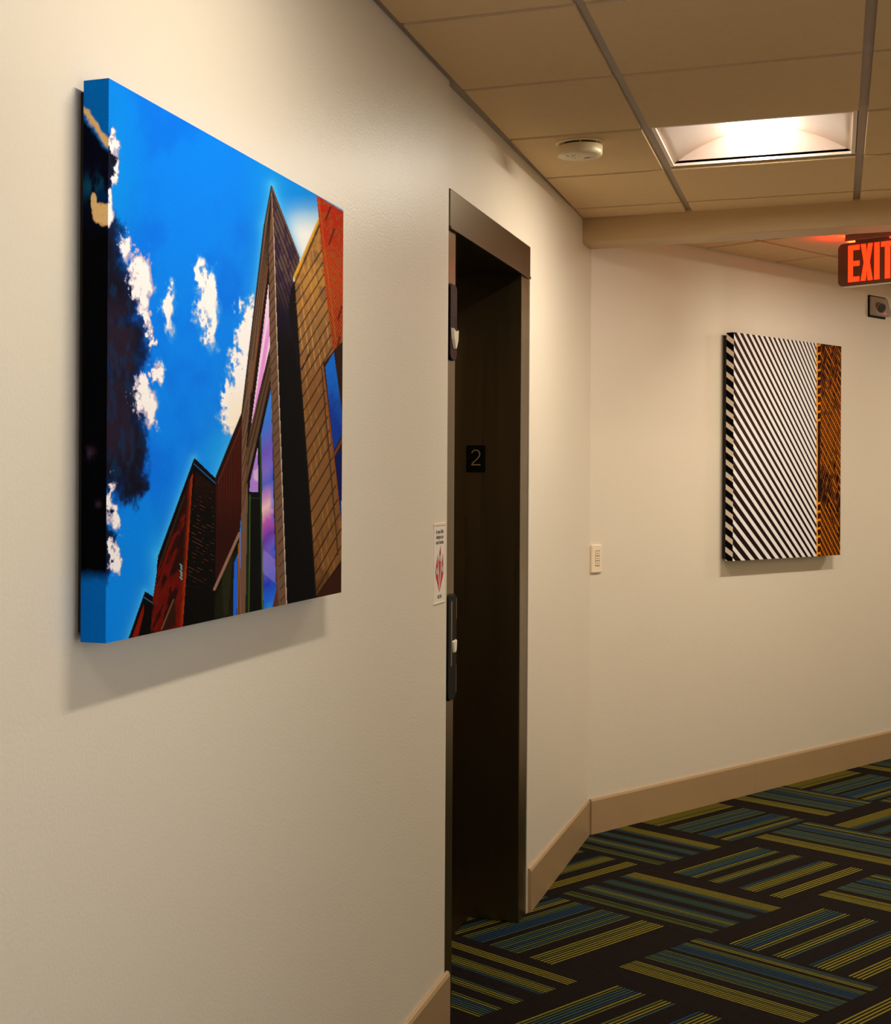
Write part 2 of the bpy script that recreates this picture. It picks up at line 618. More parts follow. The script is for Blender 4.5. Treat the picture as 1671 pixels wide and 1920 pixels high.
TILE = 0.6


def carpet_mesh(name, flip):
    """Slab whose top is cut into yarn rows along x; row colours sit in the attribute 'print'."""
    s = TILE - 0.0012
    edges = [(0.0, 'K')]
    segs = []
    pos = 0.0006
    for o, c in stripes(name, flip):
        a, b = o - 0.0030, o + 0.0030
        segs.append((pos, a, 'K'))
        segs.append((a, b, c))
        pos = b
    segs.append((pos, TILE - 0.0006, 'K'))
    vs, fs, cs = [], [], []
    for a, b, c in segs:
        up = 0.0008 if c != 'K' else 0.0
        i = len(vs)
        vs += [(0.0006, a, 0), (0.0006 + s, a, 0), (0.0006 + s, b, 0), (0.0006, b, 0)]
        fs.append((i, i + 1, i + 2, i + 3))
        cs += [PAL[c]] * 4
    i = len(vs)
    e0, e1 = 0.0006, TILE - 0.0006
    vs += [(e0, e0, 0), (e1, e0, 0), (e1, e1, 0), (e0, e1, 0), (e0, e0, -0.006), (e1, e0, -0.006), (e1, e1, -0.006), (e0, e1, -0.006)]
    cs += [PAL['K']] * 8
    for q in ((0, 4, 5, 1), (1, 5, 6, 2), (2, 6, 7, 3), (3, 7, 4, 0), (4, 7, 6, 5)):
        fs.append(tuple(i + k for k in q))
    me = bpy.data.meshes.new('carpet_tile')
    me.from_pydata(vs, [], fs)
    at = me.attributes.new('print', 'FLOAT_COLOR', 'POINT')
    arr = np.ones((len(vs), 4), np.float32)
    arr[:, :3] = lin(np.array(cs))
    at.data.foreach_set('color', arr.ravel())
    me.materials.append(M['carpet'])
    return me


CMESH = {(n, f): carpet_mesh(n, f) for n in PAT for f in (False, True)}
C_ORG = Vector((0.857, 5.443))
STYLE = {(-2, -1): ('two', False), (-1, 0): ('one', False), (0, -1): ('one', False), (-3, -1): ('one', False),
         (-1, -1): ('wash', True), (-2, 0): ('two', True), (0, -2): ('wash', True), (1, -1): ('two', True), (2, -2): ('two', True),
         (1, -2): ('two', True), (-3, -2): ('wash', True), (0, 0): ('two', True), (-2, 1): ('one', True), (1, 0): ('two', True),
         (2, -1): ('wash', False), (3, -2): ('two', True), (-1, -2): ('one', False), (-3, 0): ('one', False)}
for i in range(-11, 8):
    for j in range(-7, 6):
        c = C_ORG + RD * (TILE * (i + 0.5)) + RN * (TILE * (j + 0.5))
        s_ = (c - CR).dot(RN)
        if c.x < -0.55 or c.y < -1.2 or s_ < -0.45 or c.x > 2.6 + max(0, (c.y - 5) * 0.6) or c.y > 11:
            continue
        names = ['one', 'two', 'wash']
        st = STYLE.get((i, j), (names[(i * 2 + j * 5) % 3], (i + 2 * j) % 2 == 0))
        o = bpy.data.objects.new('carpet_tile', CMESH[st])
        COL.objects.link(o)
        o.parent = floor
        if (i + j) % 2:       # yarn rows run along the right-hand wall
            org = C_ORG + RD * (TILE * i) + RN * (TILE * j)
            mx = Matrix(((RD.x, RN.x, 0, org.x), (RD.y, RN.y, 0, org.y), (0, 0, 1, 0), (0, 0, 0, 1)))
            # keep a right-handed frame
            org2 = org + RD * TILE
            mx = Matrix(((-RD.x, RN.x, 0, org2.x), (-RD.y, RN.y, 0, org2.y), (0, 0, 1, 0), (0, 0, 0, 1)))
        else:                 # rows run out from the wall
            org = C_ORG + RD * (TILE * i) + RN * (TILE * j)
            mx = Matrix(((RN.x, RD.x, 0, org.x), (RN.y, RD.y, 0, org.y), (0, 0, 1, 0), (0, 0, 0, 1)))
        o.matrix_world = mx

# ------------------------------------------------------------------ lift entrance in the left wall
JN0, JN1 = 0.004, 0.138      # near jamb, along the far stretch
JF0, JF1 = 1.006, 1.124      # far jamb
Z_HEAD0, Z_HEAD1 = 2.166, 2.272


def fbox(t0, t1, o0, o1, z0, z1):
    bm = bmesh.new()
    prism(bm, [fw(t0, o1), fw(t1, o1), fw(t1, o0), fw(t0, o0)], z0, z1)
    return bm


door = ob('door_1', fbox(JN1 - 0.02, JF0 + 0.02, -0.33, -0.30, 0.0, 2.20), M['door'], kind='structure')
ob('door_leaf', fbox(JN1 - 0.01, 0.57, -0.298, -0.27, 0.004, 2.19), M['door'], door)
ob('door_leaf', fbox(0.573, JF0 + 0.01, -0.298, -0.27, 0.004, 2.19), M['door'], door)
ob('door_jamb', fbox(JN0, JN1, -0.27, -0.002, 0.0, Z_HEAD0 + 0.01), M['steel'], door, bevel=0.002)
ob('door_jamb', fbox(JF0, JF1, -0.27, -0.002, 0.0, Z_HEAD0 + 0.01), M['steel'], door, bevel=0.002)
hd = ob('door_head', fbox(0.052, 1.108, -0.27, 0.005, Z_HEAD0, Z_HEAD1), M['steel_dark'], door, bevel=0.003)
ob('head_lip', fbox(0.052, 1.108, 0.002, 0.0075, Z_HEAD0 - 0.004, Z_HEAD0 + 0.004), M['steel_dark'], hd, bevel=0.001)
ob('door_sill', fbox(JN1, JF0, -0.30, -0.17, -0.003, 0.004), M['steel'], door)

# floor number plate on the far jamb's reveal
e = empty('floor_number_sign', fw(JF0 - 0.001, -0.155, 1.55),
          'small black plate with a raised gold 2 on the lift jamb', 'sign', math.atan2(-FD.x, FD.y))
# local axes: x = out of the wall, -y = towards the viewer
bm = bmesh.new()
plate(bm, rounded(0.066, 0.091, 0.004), -0.003, 0.0005, lambda a, d, z: (a, d, z))
ob('plate', bm, M['black'], e, bevel=0.0006)
# the numeral as a ribbon along its stroke
pts = []
for k in range(15):
    a = math.radians(165 - k * (165 + 40) / 14)
    pts.append((0.0140 * math.cos(a), 0.0115 + 0.0140 * math.sin(a) + 0.0))
pts += [(0.0035, -0.006), (-0.0085, -0.0165), (-0.0130, -0.0235)]
wd = 0.0015
bm = bmesh.new()


def ribbon(bm, pts, wd, d0, d1, fn):
    L, R = [], []
    for i, (x, z) in enumerate(pts):
        x0, z0 = pts[max(i - 1, 0)]
        x1, z1 = pts[min(i + 1, len(pts) - 1)]
        l = math.hypot(x1 - x0, z1 - z0)
        nx, nz = -(z1 - z0) / l, (x1 - x0) / l
        L.append((x + nx * wd, z + nz * wd))
        R.append((x - nx * wd, z - nz * wd))
    for i in range(len(pts) - 1):
        plate(bm, [L[i], L[i + 1], R[i + 1], R[i]], d0, d1, fn)


fn0 = lambda a, d, z: (a, d, z + 0.004)
ribbon(bm, pts, wd, -0.0042, -0.0028, fn0)
plate(bm, rounded(0.031, 0.0032, 0.0008, 2, 0.0008, -0.0242), -0.0042, -0.0028, fn0)
ob('numeral', bm, M['gold'], e)

# hall lantern high on the near jamb
LT, LO = 0.090, 0.003
e = empty('hall_lantern', fw(LT, -0.002, 1.91), 'brown lift lantern with a white down arrow, high on the near jamb', 'lantern',
          math.atan2(FD.y, FD.x))
# local axes: x = along the wall, -y = out of the wall
bm = bmesh.new()
plate(bm, rounded(0.074, 0.212, 0.022, 8), -0.0008, 0.001, lambda a, d, z: (a, d - 0.0007, z))
plate(bm, rounded(0.072, 0.210, 0.022, 8), -0.006, 0.0, lambda a, d, z: (a, d, z))
ob('housing', bm, M['black'], e, smooth=False, bevel=0.001)
bm = bmesh.new()
plate(bm, rounded(0.068, 0.206, 0.02, 8), -0.0085, -0.0055, lambda a, d, z: (a, d, z))
ob('face_plate', bm, M['brown'], e, bevel=0.0008)
for (x0, z0) in ((0.012, 0.088), (0.012, -0.088)):
    bm = bmesh.new()
    plate(bm, rounded(0.012, 0.010, 0.0049, 4, x0, z0), -0.0089, -0.0083, lambda a, d, z: (a, d, z))
    ob('screw_recess', bm, M['black'], e)
for k in range(5):
    bm = bmesh.new()
    arc = []
    for q in range(9):
        a = math.radians(155 - q * 130 / 8)
        arc.append((0.026 * math.cos(a), 0.004 - 0.0062 * k + 0.012 * math.sin(a)))
    ribbon(bm, arc, 0.0007, -0.0090, -0.0083, lambda a, d, z: (a, d, z))
    ob('gong_slot', bm, M['black'], e)
bm = bmesh.new()
tri = [(-0.030, -0.018), (0.004, -0.027), (0.030, -0.020), (0.026, -0.050), (0.006, -0.074), (-0.002, -0.074), (-0.022, -0.048)]
tri = [(x, z) for x, z in tri]
f0 = [bm.verts.new((x, -0.0083, z)) for x, z in tri]
f1 = [bm.verts.new((x * 0.86 + 0.0005, -0.0160, z * 0.97 - 0.001)) for x, z in tri]
bm.faces.new(f1)
for k in range(7):
    bm.faces.new((f0[k], f0[(k + 1) % 7], f1[(k + 1) % 7], f1[k]))
ob('arrow', bm, M['ivory'], e, bevel=0.0015)

# call station lower on the same jamb
e = empty('call_station', fw(0.098, -0.002, 1.015), 'black lift call station with a white down button, low on the near jamb', 'button panel',
          math.atan2(FD.y, FD.x))
bm = bmesh.new()
plate(bm, rounded(0.094, 0.292, 0.024, 8), -0.006, 0.0, lambda a, d, z: (a, d, z))
ob('housing', bm, M['black'], e, bevel=0.0015)
bm = bmesh.new()
plate(bm, rounded(0.088, 0.286, 0.022, 8), -0.0075, -0.0055, lambda a, d, z: (a, d, z))
ob('face_plate', bm, M['black'], e, bevel=0.0012)
bm = bmesh.new()
plate(bm, rounded(0.014, 0.180, 0.006, 5, -0.012, 0.038), -0.0082, -0.0072, lambda a, d, z: (a, d, z))
ob('steel_strip', bm, M['steel'], e, bevel=0.0004)
for (ln_, z0) in ((0.060, 0.105), (0.078, -0.090)):
    bm = bmesh.new()
    plate(bm, rounded(0.006, ln_, 0.002, 3, 0.039, z0), -0.0082, -0.0072, lambda a, d, z: (a, d, z))
    ob('edge_strip', bm, M['steel'], e)
bm = bmesh.new()
tri = [(-0.006, 0.017), (0.036, 0.019), (0.030, -0.012), (0.020, -0.017), (0.006, -0.016)]
f0 = [bm.verts.new((x, -0.0072, z)) for x, z in tri]
f1 = [bm.verts.new((0.016 + (x - 0.016) * 0.85, -0.0125, z * 0.9)) for x, z in tri]
bm.faces.new(f1)
for k in range(5):
    bm.faces.new((f0[k], f0[(k + 1) % 5], f1[(k + 1) % 5], f1[k]))
ob('call_button', bm, M['ivory'], e, bevel=0.001)

# ------------------------------------------------------------------ fire notice beside the lift
e = empty('fire_notice', (0.0, 3.734, 1.256), 'white notice with red flames and black words, left of the lift', 'notice', math.pi / 2)
# local axes: x = along the wall, -y = out of the wall
ob('card', B(-0.056, 0.056, -0.0012, 0.0, -0.103, 0.103), M['paper'], e)
ob('holder_rail', B(-0.060, 0.058, -0.0026, 0.0, 0.099, 0.106), M['plate'], e, bevel=0.0008)
ob('holder_rail', B(-0.060, 0.058, -0.0026, 0.0, -0.106, -0.103), M['plate'], e, bevel=0.0008)
for body, z, sz in (('In case of fire', 0.083, 0.0165), ('elevators are', 0.069, 0.0165), ('out of service', 0.055, 0.0165), ('USE EXIT', -0.089, 0.0125)):
    me = text_mesh(body, sz, 0.0002, 0.86)
    o = bpy.data.objects.new('lettering', me)
    COL.objects.link(o)
    o.parent = e
    o.location = (0.002, -0.0014, z)
    o.rotation_euler = (math.pi / 2, 0, 0)
    me.materials.append(M['ink'])
bm = bmesh.new()
flL = [(-0.022, 0.022), (-0.036, -0.005), (-0.041, -0.022), (-0.036, -0.038), (-0.018, -0.056), (0.0, -0.076), (-0.010, -0.046), (-0.014, -0.020), (-0.018, 0.0)]
flR = [(0.034, 0.024), (0.024, 0.0), (0.016, -0.020), (0.010, -0.046), (0.0, -0.076), (0.018, -0.056), (0.036, -0.036), (0.042, -0.020), (0.038, 0.002)]
flC = [(0.008, 0.044), (-0.006, 0.022), (-0.012, 0.006), (-0.006, -0.022), (0.0, -0.060), (0.008, -0.022), (0.016, 0.004), (0.016, 0.020)]
for fl in (flL, flR, flC):
    plate(bm, fl, -0.0016, -0.0010, lambda a, d, z: (a, d, z))
ob('flames', bm, M['red_ink'], e)
for (x, z) in ((0.003, 0.014), (-0.026, -0.020), (0.030, -0.016)):
    bm = bmesh.new()
    plate(bm, rounded(0.024, 0.024, 0.0119, 6, x, z), -0.0019, -0.0014, lambda a, d, z: (a, d, z))
    r = ob('pictogram_ring', bm, M['ink'], e)
    bm = bmesh.new()
    plate(bm, rounded(0.020, 0.020, 0.0099, 6, x, z), -0.0022, -0.0017, lambda a, d, z: (a, d, z))
    d_ = ob('pictogram_disc', bm, M['paper'], r)
    bm = bmesh.new()
    ribbon(bm, [(x - 0.003, z + 0.006), (x + 0.003, z + 0.001), (x - 0.002, z - 0.003), (x + 0.003, z - 0.007)], 0.0014, -0.0025, -0.0020, lambda a, d, z: (a, d, z))
    plate(bm, rounded(0.005, 0.005, 0.0024, 3, x, z + 0.0065), -0.0025, -0.0020, lambda a, d, z: (a, d, z))
    ob('pictogram_figure', bm, M['ink'], r)

# ------------------------------------------------------------------ smoke detector
e = empty('smoke_detector', (0.219, 4.613, H - 0.010), 'round cream smoke detector on the ceiling tile near the lift', 'detector')
bm = bmesh.new()
lathe(bm, [(0.074, 0.0), (0.0755, -0.003), (0.073, -0.006), (0.05, -0.0062)])
ob('base_plate', bm, M['detector'], e, smooth=False)
bm = bmesh.new()
lathe(bm, [(0.060, -0.005), (0.060, -0.013)])
ob('sensor_gap', bm, M['black'], e)
bm = bmesh.new()
lathe(bm, [(0.062, -0.0115), (0.0685, -0.0118), (0.0700, -0.0135), (0.0690, -0.037), (0.0675, -0.041), (0.064, -0.0435), (0.020, -0.0445)], 64)
ob('body', bm, M['detector'], e, smooth=True)
for k in range(7):
    a = math.radians(20 + k * 52)
    c, s = math.cos(a), math.sin(a)
    ob('rib', B(0.0645 * c - 0.0015, 0.0645 * c + 0.0015, 0.0645 * s - 0.0015, 0.0645 * s + 0.0015, -0.013, -0.005), M['detector'], e)
bm = bmesh.new()
for k in range(6):
    box(bm, 0.010 + 0.0032 * k, 0.0118 + 0.0032 * k, 0.014, 0.026, -0.0449, -0.0435)
for (x, y) in ((-0.022, -0.006), (-0.016, 0.006), (-0.016, -0.018), (-0.032, -0.022), (-0.020, -0.030), (0.0, -0.012), (-0.036, -0.030), (-0.010, -0.034)):
    box(bm, x - 0.0018, x + 0.0018, y - 0.0022, y + 0.0022, -0.0449, -0.0435)
ob('sounder_slots', bm, M['slot'], e, kind='stuff')

# ------------------------------------------------------------------ exit sign
# local axes: x = along the sign, -y = towards the viewer
E0 = Vector((0.9789, 6.7243))            # left end of the sign's face
EX = RN.copy()
ez = 2.322
c0 = E0 + EX * 0.150
e = empty('exit_sign', (c0.x, c0.y, ez), 'red lit exit sign hanging from the ceiling behind the beam', 'sign', math.atan2(EX.y, EX.x))
SH = 0.184
LET = []


def letters(extr0, extr1, back=False):
    bm = bmesh.new()
    h, st = 0.156, 0.021
    z0 = 0.016
    fnl = (lambda a, d, z: (a, d, z)) if not back else (lambda a, d, z: (-a, d, z))
    x = -0.103
    w = 0.050
    plate(bm, [(x, z0), (x + w, z0), (x + w, z0 + st), (x + st, z0 + st), (x + st, z0 + 0.067), (x + w, z0 + 0.067), (x + w, z0 + 0.067 + st),
               (x + st, z0 + 0.067 + st), (x + st, z0 + h - st), (x + w, z0 + h - st), (x + w, z0 + h), (x, z0 + h)], extr0, extr1, fnl)
    x = -0.047
    w = 0.052
    m_ = w / 2
    plate(bm, [(x, z0), (x + st, z0), (x + m_, z0 + 0.045), (x + w - st, z0), (x + w, z0), (x + m_ + 0.0125, z0 + h / 2), (x + w, z0 + h), (x + w - st, z0 + h),
               (x + m_, z0 + h - 0.045), (x + st, z0 + h), (x, z0 + h), (x + m_ - 0.0125, z0 + h / 2)], extr0, extr1, fnl)
    x = 0.012
    plate(bm, [(x, z0), (x + 0.022, z0), (x + 0.022, z0 + h), (x, z0 + h)], extr0, extr1, fnl)
    x = 0.041
    w = 0.056
    plate(bm, [(x + w / 2 - 0.011, z0), (x + w / 2 + 0.011, z0), (x + w / 2 + 0.011, z0 + h - st), (x + w, z0 + h - st), (x + w, z0 + h), (x, z0 + h),
               (x, z0 + h - st), (x + w / 2 - 0.011, z0 + h - st)], extr0, extr1, fnl)
    return bm


bm = bmesh.new()
plate(bm, rounded(0.300, SH, 0.024, 8, 0, SH / 2), 0.0, 0.030, lambda a, d, z: (a, d, z))
ob('housing', bm, M['exit_house'], e, bevel=0.002)
ob('letters', letters(-0.0015, 0.002), M['exit_red'], e, label='red lit letters EXIT')
ob('letters', letters(0.028, 0.0315, True), M['exit_red'], e, label='red lit letters EXIT on the back')
bm = bmesh.new()
box(bm, -0.115, 0.115, -0.010, 0.052, H - 0.010 - ez - 0.028, H - 0.010 - ez)
ob('canopy', bm, M['exit_dark'], e, bevel=0.004)
bm = bmesh.new()
box(bm, -0.075, 0.075, 0.004, 0.026, SH - 0.002, H - 0.010 - ez - 0.026)
ob('neck', bm, M['exit_dark'], e)
for (xa, xb) in ((-0.122, -0.077), (0.077, 0.122)):
    ob('top_lens', B(xa, xb, 0.018, 0.028, SH - 0.004, SH + 0.0004), M['exit_top'], e)
bm = bmesh.new()
plate(bm, rounded(0.262, 0.006, 0.002, 3, 0, -0.0005), 0.004, 0.028, lambda a, d, z: (a, d, z))
ob('bottom_lens', bm, M['ivory'], e)


# ------------------------------------------------------------------ security camera on the right-hand wall
q = rw(2.46, 0, 2.415)
e = empty('security_camera', q, 'small grey wall camera with a round black lens below the exit sign', 'camera', math.atan2(RD.y, RD.x))
# local axes: x = along the wall, -y = out of the wall
ob('back_plate', B(-0.062, 0.125, -0.006, 0.0, -0.058, 0.058), M['black'], e, bevel=0.002)
bm = bmesh.new()
vs = [bm.verts.new(c) for c in ((-0.058, -0.006, -0.050), (0.120, -0.006, -0.050), (0.120, -0.006, 0.052), (-0.058, -0.006, 0.052),
                                (-0.050, -0.046, -0.046), (0.114, -0.050, -0.046), (0.114, -0.022, 0.050), (-0.052, -0.018, 0.050))]
for f in ((0, 1, 2, 3), (4, 7, 6, 5), (0, 4, 5, 1), (1, 5, 6, 2), (2, 6, 7, 3), (3, 7, 4, 0)):
    bm.faces.new([vs[i] for i in f])
body = ob('body', bm, M['camera_grey'], e, bevel=0.006)
dn = Vector((-0.45, -0.86, -0.25)).normalized()
rot = Vector((0, 0, 1)).rotation_difference(dn).to_matrix().to_4x4()


def lens_part(name, r, a, b, m, parent=e):
    bm = bmesh.new()
    lathe(bm, [(r * 0.96, a), (r, a + 0.001), (r, b - 0.001), (r * 0.94, b)], 32)
    bm.transform(Matrix.Translation((-0.014, -0.043, -0.010)) @ rot)
    return ob(name, bm, m, parent, smooth=False)


rg = lens_part('lens_ring', 0.027, -0.012, 0.014, M['camera_tan'])
lens_part('lens', 0.0225, 0.0, 0.0155, M['gloss_black'], rg)
bm = bmesh.new()
box(bm, 0.020, 0.026, -0.056, -0.050, -0.041, -0.036)
ob('indicator_light', bm, M['led'], e)

# ------------------------------------------------------------------ wall control next to the corner
q = rw(0.040, 0, 1.154)
e = empty('wall_switch', q, 'cream three-button wall switch near the corner of the right-hand wall', 'switch', math.atan2(RD.y, RD.x))
ob('plate', B(-0.036, 0.034, -0.010, 0.0, -0.0585, 0.0585), M['plate'], e, bevel=0.003)
ob('button_recess', B(-0.0135, 0.0155, -0.0104, -0.0098, -0.031, 0.034), M['slot'], e)
for k in range(3):
    zc = 0.0225 - 0.0208 * k
    b = ob('button', B(-0.0125, 0.0135, -0.0114, -0.0100, zc - 0.0092, zc + 0.0092), M['plate'], e, bevel=0.0006)
    ob('button_mark', B(-0.005, 0.004, -0.0118, -0.0112, zc - 0.0014, zc + 0.0014), M['slot'], b)


# ------------------------------------------------------------------ printed canvases
def vnoise(x, y, seed):
    rs = np.random.RandomState(seed)
    tab = rs.rand(256, 256)
    xi, yi = np.floor(x).astype(int), np.floor(y).astype(int)
    fx, fy = x - xi, y - yi
    fx, fy = fx * fx * (3 - 2 * fx), fy * fy * (3 - 2 * fy)
    g = lambda a, b: tab[a % 256, b % 256]
    return (g(xi, yi) * (1 - fx) + g(xi + 1, yi) * fx) * (1 - fy) + (g(xi, yi + 1) * (1 - fx) + g(xi + 1, yi + 1) * fx) * fy


def fbm(x, y, sx, sy, seed, octv=5):
    v, a, tot = 0, 1.0, 0
    for k in range(octv):
        v = v + a * vnoise(x / sx * 2 ** k + 7.3 * k, y / sy * 2 ** k + 3.1 * k, seed + k)
        tot += a
        a *= 0.55
    return v / tot


def sstep(a, b, v):
    t = np.clip((v - a) / (b - a), 0, 1)
    return t * t * (3 - 2 * t)


def inside(x, y, poly):
    r = np.zeros(x.shape, bool)
    n = len(poly)
    for i in range(n):
        x0, y0 = poly[i]
        x1, y1 = poly[(i + 1) % n]
        if y0 == y1:
            continue
        c = ((y0 <= y) & (y < y1)) | ((y1 <= y) & (y < y0))
        r ^= c & (x < x0 + (y - y0) * (x1 - x0) / (y1 - y0))
    return r


def seg_d(x, y, a, b):
    ax, ay = a
    bx, by = b
    t = np.clip(((x - ax) * (bx - ax) + (y - ay) * (by - ay)) / ((bx - ax) ** 2 + (by - ay) ** 2), 0, 1)
    return np.hypot(x - ax - t * (bx - ax), y - ay - t * (by - ay))


class Print:
    """A picture painted as linear colours over a field of image pixel coordinates x, y."""
    def __init__(self, x, y):
        self.x, self.y = x, y
        self.c = np.zeros((*x.shape, 3))

    def mix(self, color, m):
        col = lin(np.array(color, float)) if not isinstance(color, np.ndarray) else color
        m = np.asarray(m, float)[..., None]
        self.c = self.c * (1 - m) + col * m

    def poly(self, pts, color, m=1.0):
        self.mix(color, inside(self.x, self.y, pts) * m)

    def line(self, a, b, w, color, clip=None, m=1.0):
        d = seg_d(self.x, self.y, a, b)
        k = 1 - sstep(w * 0.5 - 0.5, w * 0.5 + 0.5, d)
        if clip is not None:
            k = k * clip
        self.mix(color, k * m)


def blobs(x, y, lst):
    f = np.full(x.shape, -9.0)
    for cx, cy, rx, ry in lst:
        f = np.maximum(f, 1 - np.hypot((x - cx) / rx, (y - cy) / ry))
    return f


def paint_sky_building(x, y):
    P = Print(x, y)
    n1 = fbm(x, y, 70, 110, 3)
    n2 = fbm(x, y, 16, 24, 11)
    n3 = fbm(x, y, 8, 26, 23)
    # sky
    P.mix((0, 130, 248), np.ones(x.shape))
    P.mix((0, 106, 236), sstep(0.45, 0.75, n1) * 0.6)
    P.mix((0, 150, 248), sstep(440, 520, x) * (1 - sstep(420, 700, y)) * 0.8)
    P.mix((0, 146, 246), np.exp(-((x - 215) / 40) ** 2 - ((y - 330) / 200) ** 2) * 0.8)
    P.mix((150, 215, 250), sstep(505, 575, x) * sstep(360, 420, y) * 0.9)
    P.mix((255, 255, 255), sstep(505, 570, x) * sstep(385, 445, y))
    P.mix((0, 140, 240), sstep(880, 1000, y) * 0.5)
    P.mix((20, 160, 250), np.exp(-((x - 292) / 16) ** 2) * sstep(980, 1050, y) * 0.7)
    P.mix((30, 170, 250), np.exp(-((x - 410) / 30) ** 2 - ((y - 860) / 70) ** 2) * 0.6)
    # pale haze along the roof lines
    for a, b in (((509, 350), (496, 421)), ((496, 421), (467, 660)), ((467, 660), (454, 775)), ((454, 775), (404, 897)), ((364, 858), (297, 1042)), ((297, 1042), (288, 1118)),
                 ((272, 1109), (242, 1195)), ((510, 347), (562, 483))):
        P.mix((70, 195, 255), np.exp(-seg_d(x, y, a, b) / 7.0) * 0.75)
    # ragged outlines come from displacing the place before the cloud shapes are looked up
    n4 = fbm(x, y, 5, 9, 71)
    wx = x + (fbm(x, y, 18, 30, 81) - 0.5) * 34 + (n4 - 0.5) * 13
    wy = y + (fbm(x, y, 18, 30, 91) - 0.5) * 52 + (n4 - 0.5) * 16
    # soft dark cloud bank on the left
    dk = blobs(wx, wy, [(196, 300, 24, 80), (190, 470, 44, 90), (215, 560, 54, 95), (225, 650, 64, 95), (208, 760, 70, 105), (245, 850, 40, 95),
                        (215, 830, 60, 110), (190, 960, 26, 70), (196, 1030, 22, 60), (252, 905, 30, 44)])
    edge = dk + (n2 - 0.5) * 0.35
    k = sstep(-0.08, 0.30, edge)
    P.mix((4, 50, 120), k)
    P.mix((5, 22, 58), sstep(0.08, 0.42, edge) * 0.9)
    P.mix((14, 10, 20), sstep(0.22, 0.62, edge) * 0.9)
    P.mix((40, 28, 46), sstep(0.30, 0.60, edge + (n3 - 0.5) * 0.3) * sstep(530, 610, y) * (1 - sstep(820, 900, y)) * (1 - sstep(240, 268, x)) * 0.75)
    P.mix((3, 46, 84), sstep(0.50, 0.68, n3) * k * (1 - sstep(230, 275, x) * 0.5) * 0.55)
    # bright clouds
    wh = blobs(wx, wy, [(213, 275, 10, 34), (216, 330, 7, 24), (208, 375, 8, 20), (202, 404, 17, 26),
                        (238, 466, 13, 26), (264, 512, 24, 46), (273, 550, 16, 52), (256, 540, 9, 30), (277, 600, 8, 30), (285, 636, 6, 24),
                        (293, 698, 10, 22), (266, 748, 20, 46), (282, 768, 15, 44), (287, 792, 9, 16), (272, 722, 10, 22),
                        (319, 578, 13, 46), (372, 526, 12, 34), (389, 565, 22, 58), (396, 606, 13, 44), (400, 545, 10, 34),
                        (462, 628, 20, 64), (455, 700, 24, 76), (440, 765, 24, 62), (474, 600, 14, 44),
                        (425, 738, 6, 34),
                        (211, 928, 7, 32), (215, 958, 9, 34), (220, 978, 7, 20), (214, 1044, 8, 28), (221, 1064, 9, 24)])
    we = wh + (n4 - 0.5) * 0.7
    P.mix((60, 170, 250), sstep(-0.35, 0.2, we) * 0.55 * (x > 290))
    P.mix((150, 180, 225), sstep(-0.02, 0.22, we) * 0.8)
    P.mix((255, 250, 250), sstep(0.14, 0.42, we))
    P.mix((255, 238, 205), sstep(0.1, 0.4, we) * sstep(690, 790, y) * sstep(415, 440, x) * 0.7)
    P.mix((200, 170, 190), sstep(0.0, 0.2, we) * (1 - sstep(0.2, 0.45, we)) * (x < 300) * 0.6)
    # ---- building: small gable bottom left
    BRICK, DARK = (92, 9, 4), (4, 2, 2)
    P.poly([(271.8, 1108.9), (287.8, 1118.5), (295, 1180), (285, 1205), (236, 1208), (241.6, 1194.7)], DARK)
    P.poly([(269.5, 1133), (248, 1194), (259, 1193), (269.5, 1150)], (128, 18, 6))
    P.line((270, 1120), (287, 1131), 1.6, (40, 110, 160))
    # larger gable
    P.poly([(364.3, 858.3), (404.4, 896.9), (412, 1170), (283, 1190), (287, 1118), (293, 1100), (294, 1062), (296.5, 1042.4)], DARK)
    red = [(362, 886), (343, 1173), (342, 1180), (282, 1195), (287, 1120), (294, 1072), (300, 1054), (344, 926)]
    mk = inside(x, y, red)
    P.mix(BRICK, mk)
    u = (y * 0.86 + x * 0.5)
    P.mix((140, 30, 6), mk * (sstep(0.1, 0.5, np.sin(u * 2.1)) * 0.45 * sstep(0.35, 0.6, n2)))
    P.mix((22, 4, 3), mk * sstep(0.52, 0.62, fbm(x + y * 0.35, y, 7, 34, 41, 3)) * 0.9)
    P.mix((170, 52, 8), mk * np.exp(-((x - (363 - (y - 880) * 0.068)) / 5.0) ** 2) * (0.4 + 0.6 * n3))
    P.line((346, 930), (302, 1052), 3.0, (44, 34, 16), None)
    P.line((347, 936), (300, 1066), 2.0, (16, 6, 3), mk)
    P.line((343, 1000), (318, 1082), 2.5, (20, 5, 3), mk, 0.8)
    P.line((364, 870), (404, 906), 1.8, (30, 95, 150))
    for q in range(5):
        P.line((338 + 1.4 * (q % 2), 1058 + 6 * q), (341, 1062 + 6 * q), 2.4, (110, 170, 160))
    P.poly([(325.5, 1123), (329, 1124), (329, 1172), (309, 1182), (302, 1182)], (46, 16, 8))
    P.line((325.5, 1124), (303, 1180), 2.2, (112, 78, 58))
    # dark face of the gable with glints of brick
    df = inside(x, y, [(366, 884), (402, 912), (401, 1170), (345, 1178)])
    gl = sstep(0.86, 0.98, np.sin((y * 0.80 - x * 0.42) * 1.05)) * sstep(0.52, 0.66, fbm(x, y, 7, 5, 77, 3))
    P.mix((126, 70, 34), df * gl * (1 - sstep(1060, 1130, y)) * 0.75)
    P.mix((30, 8, 5), df * (1 - sstep(900, 960, y)) * 0.8)
    # brown clad volume
    P.poly([(454, 774), (404, 897), (404.5, 1095), (450, 994), (455, 930)], (44, 10, 6))
    v = inside(x, y, [(453, 790), (407, 906), (406, 1085), (450, 990), (454, 930)])
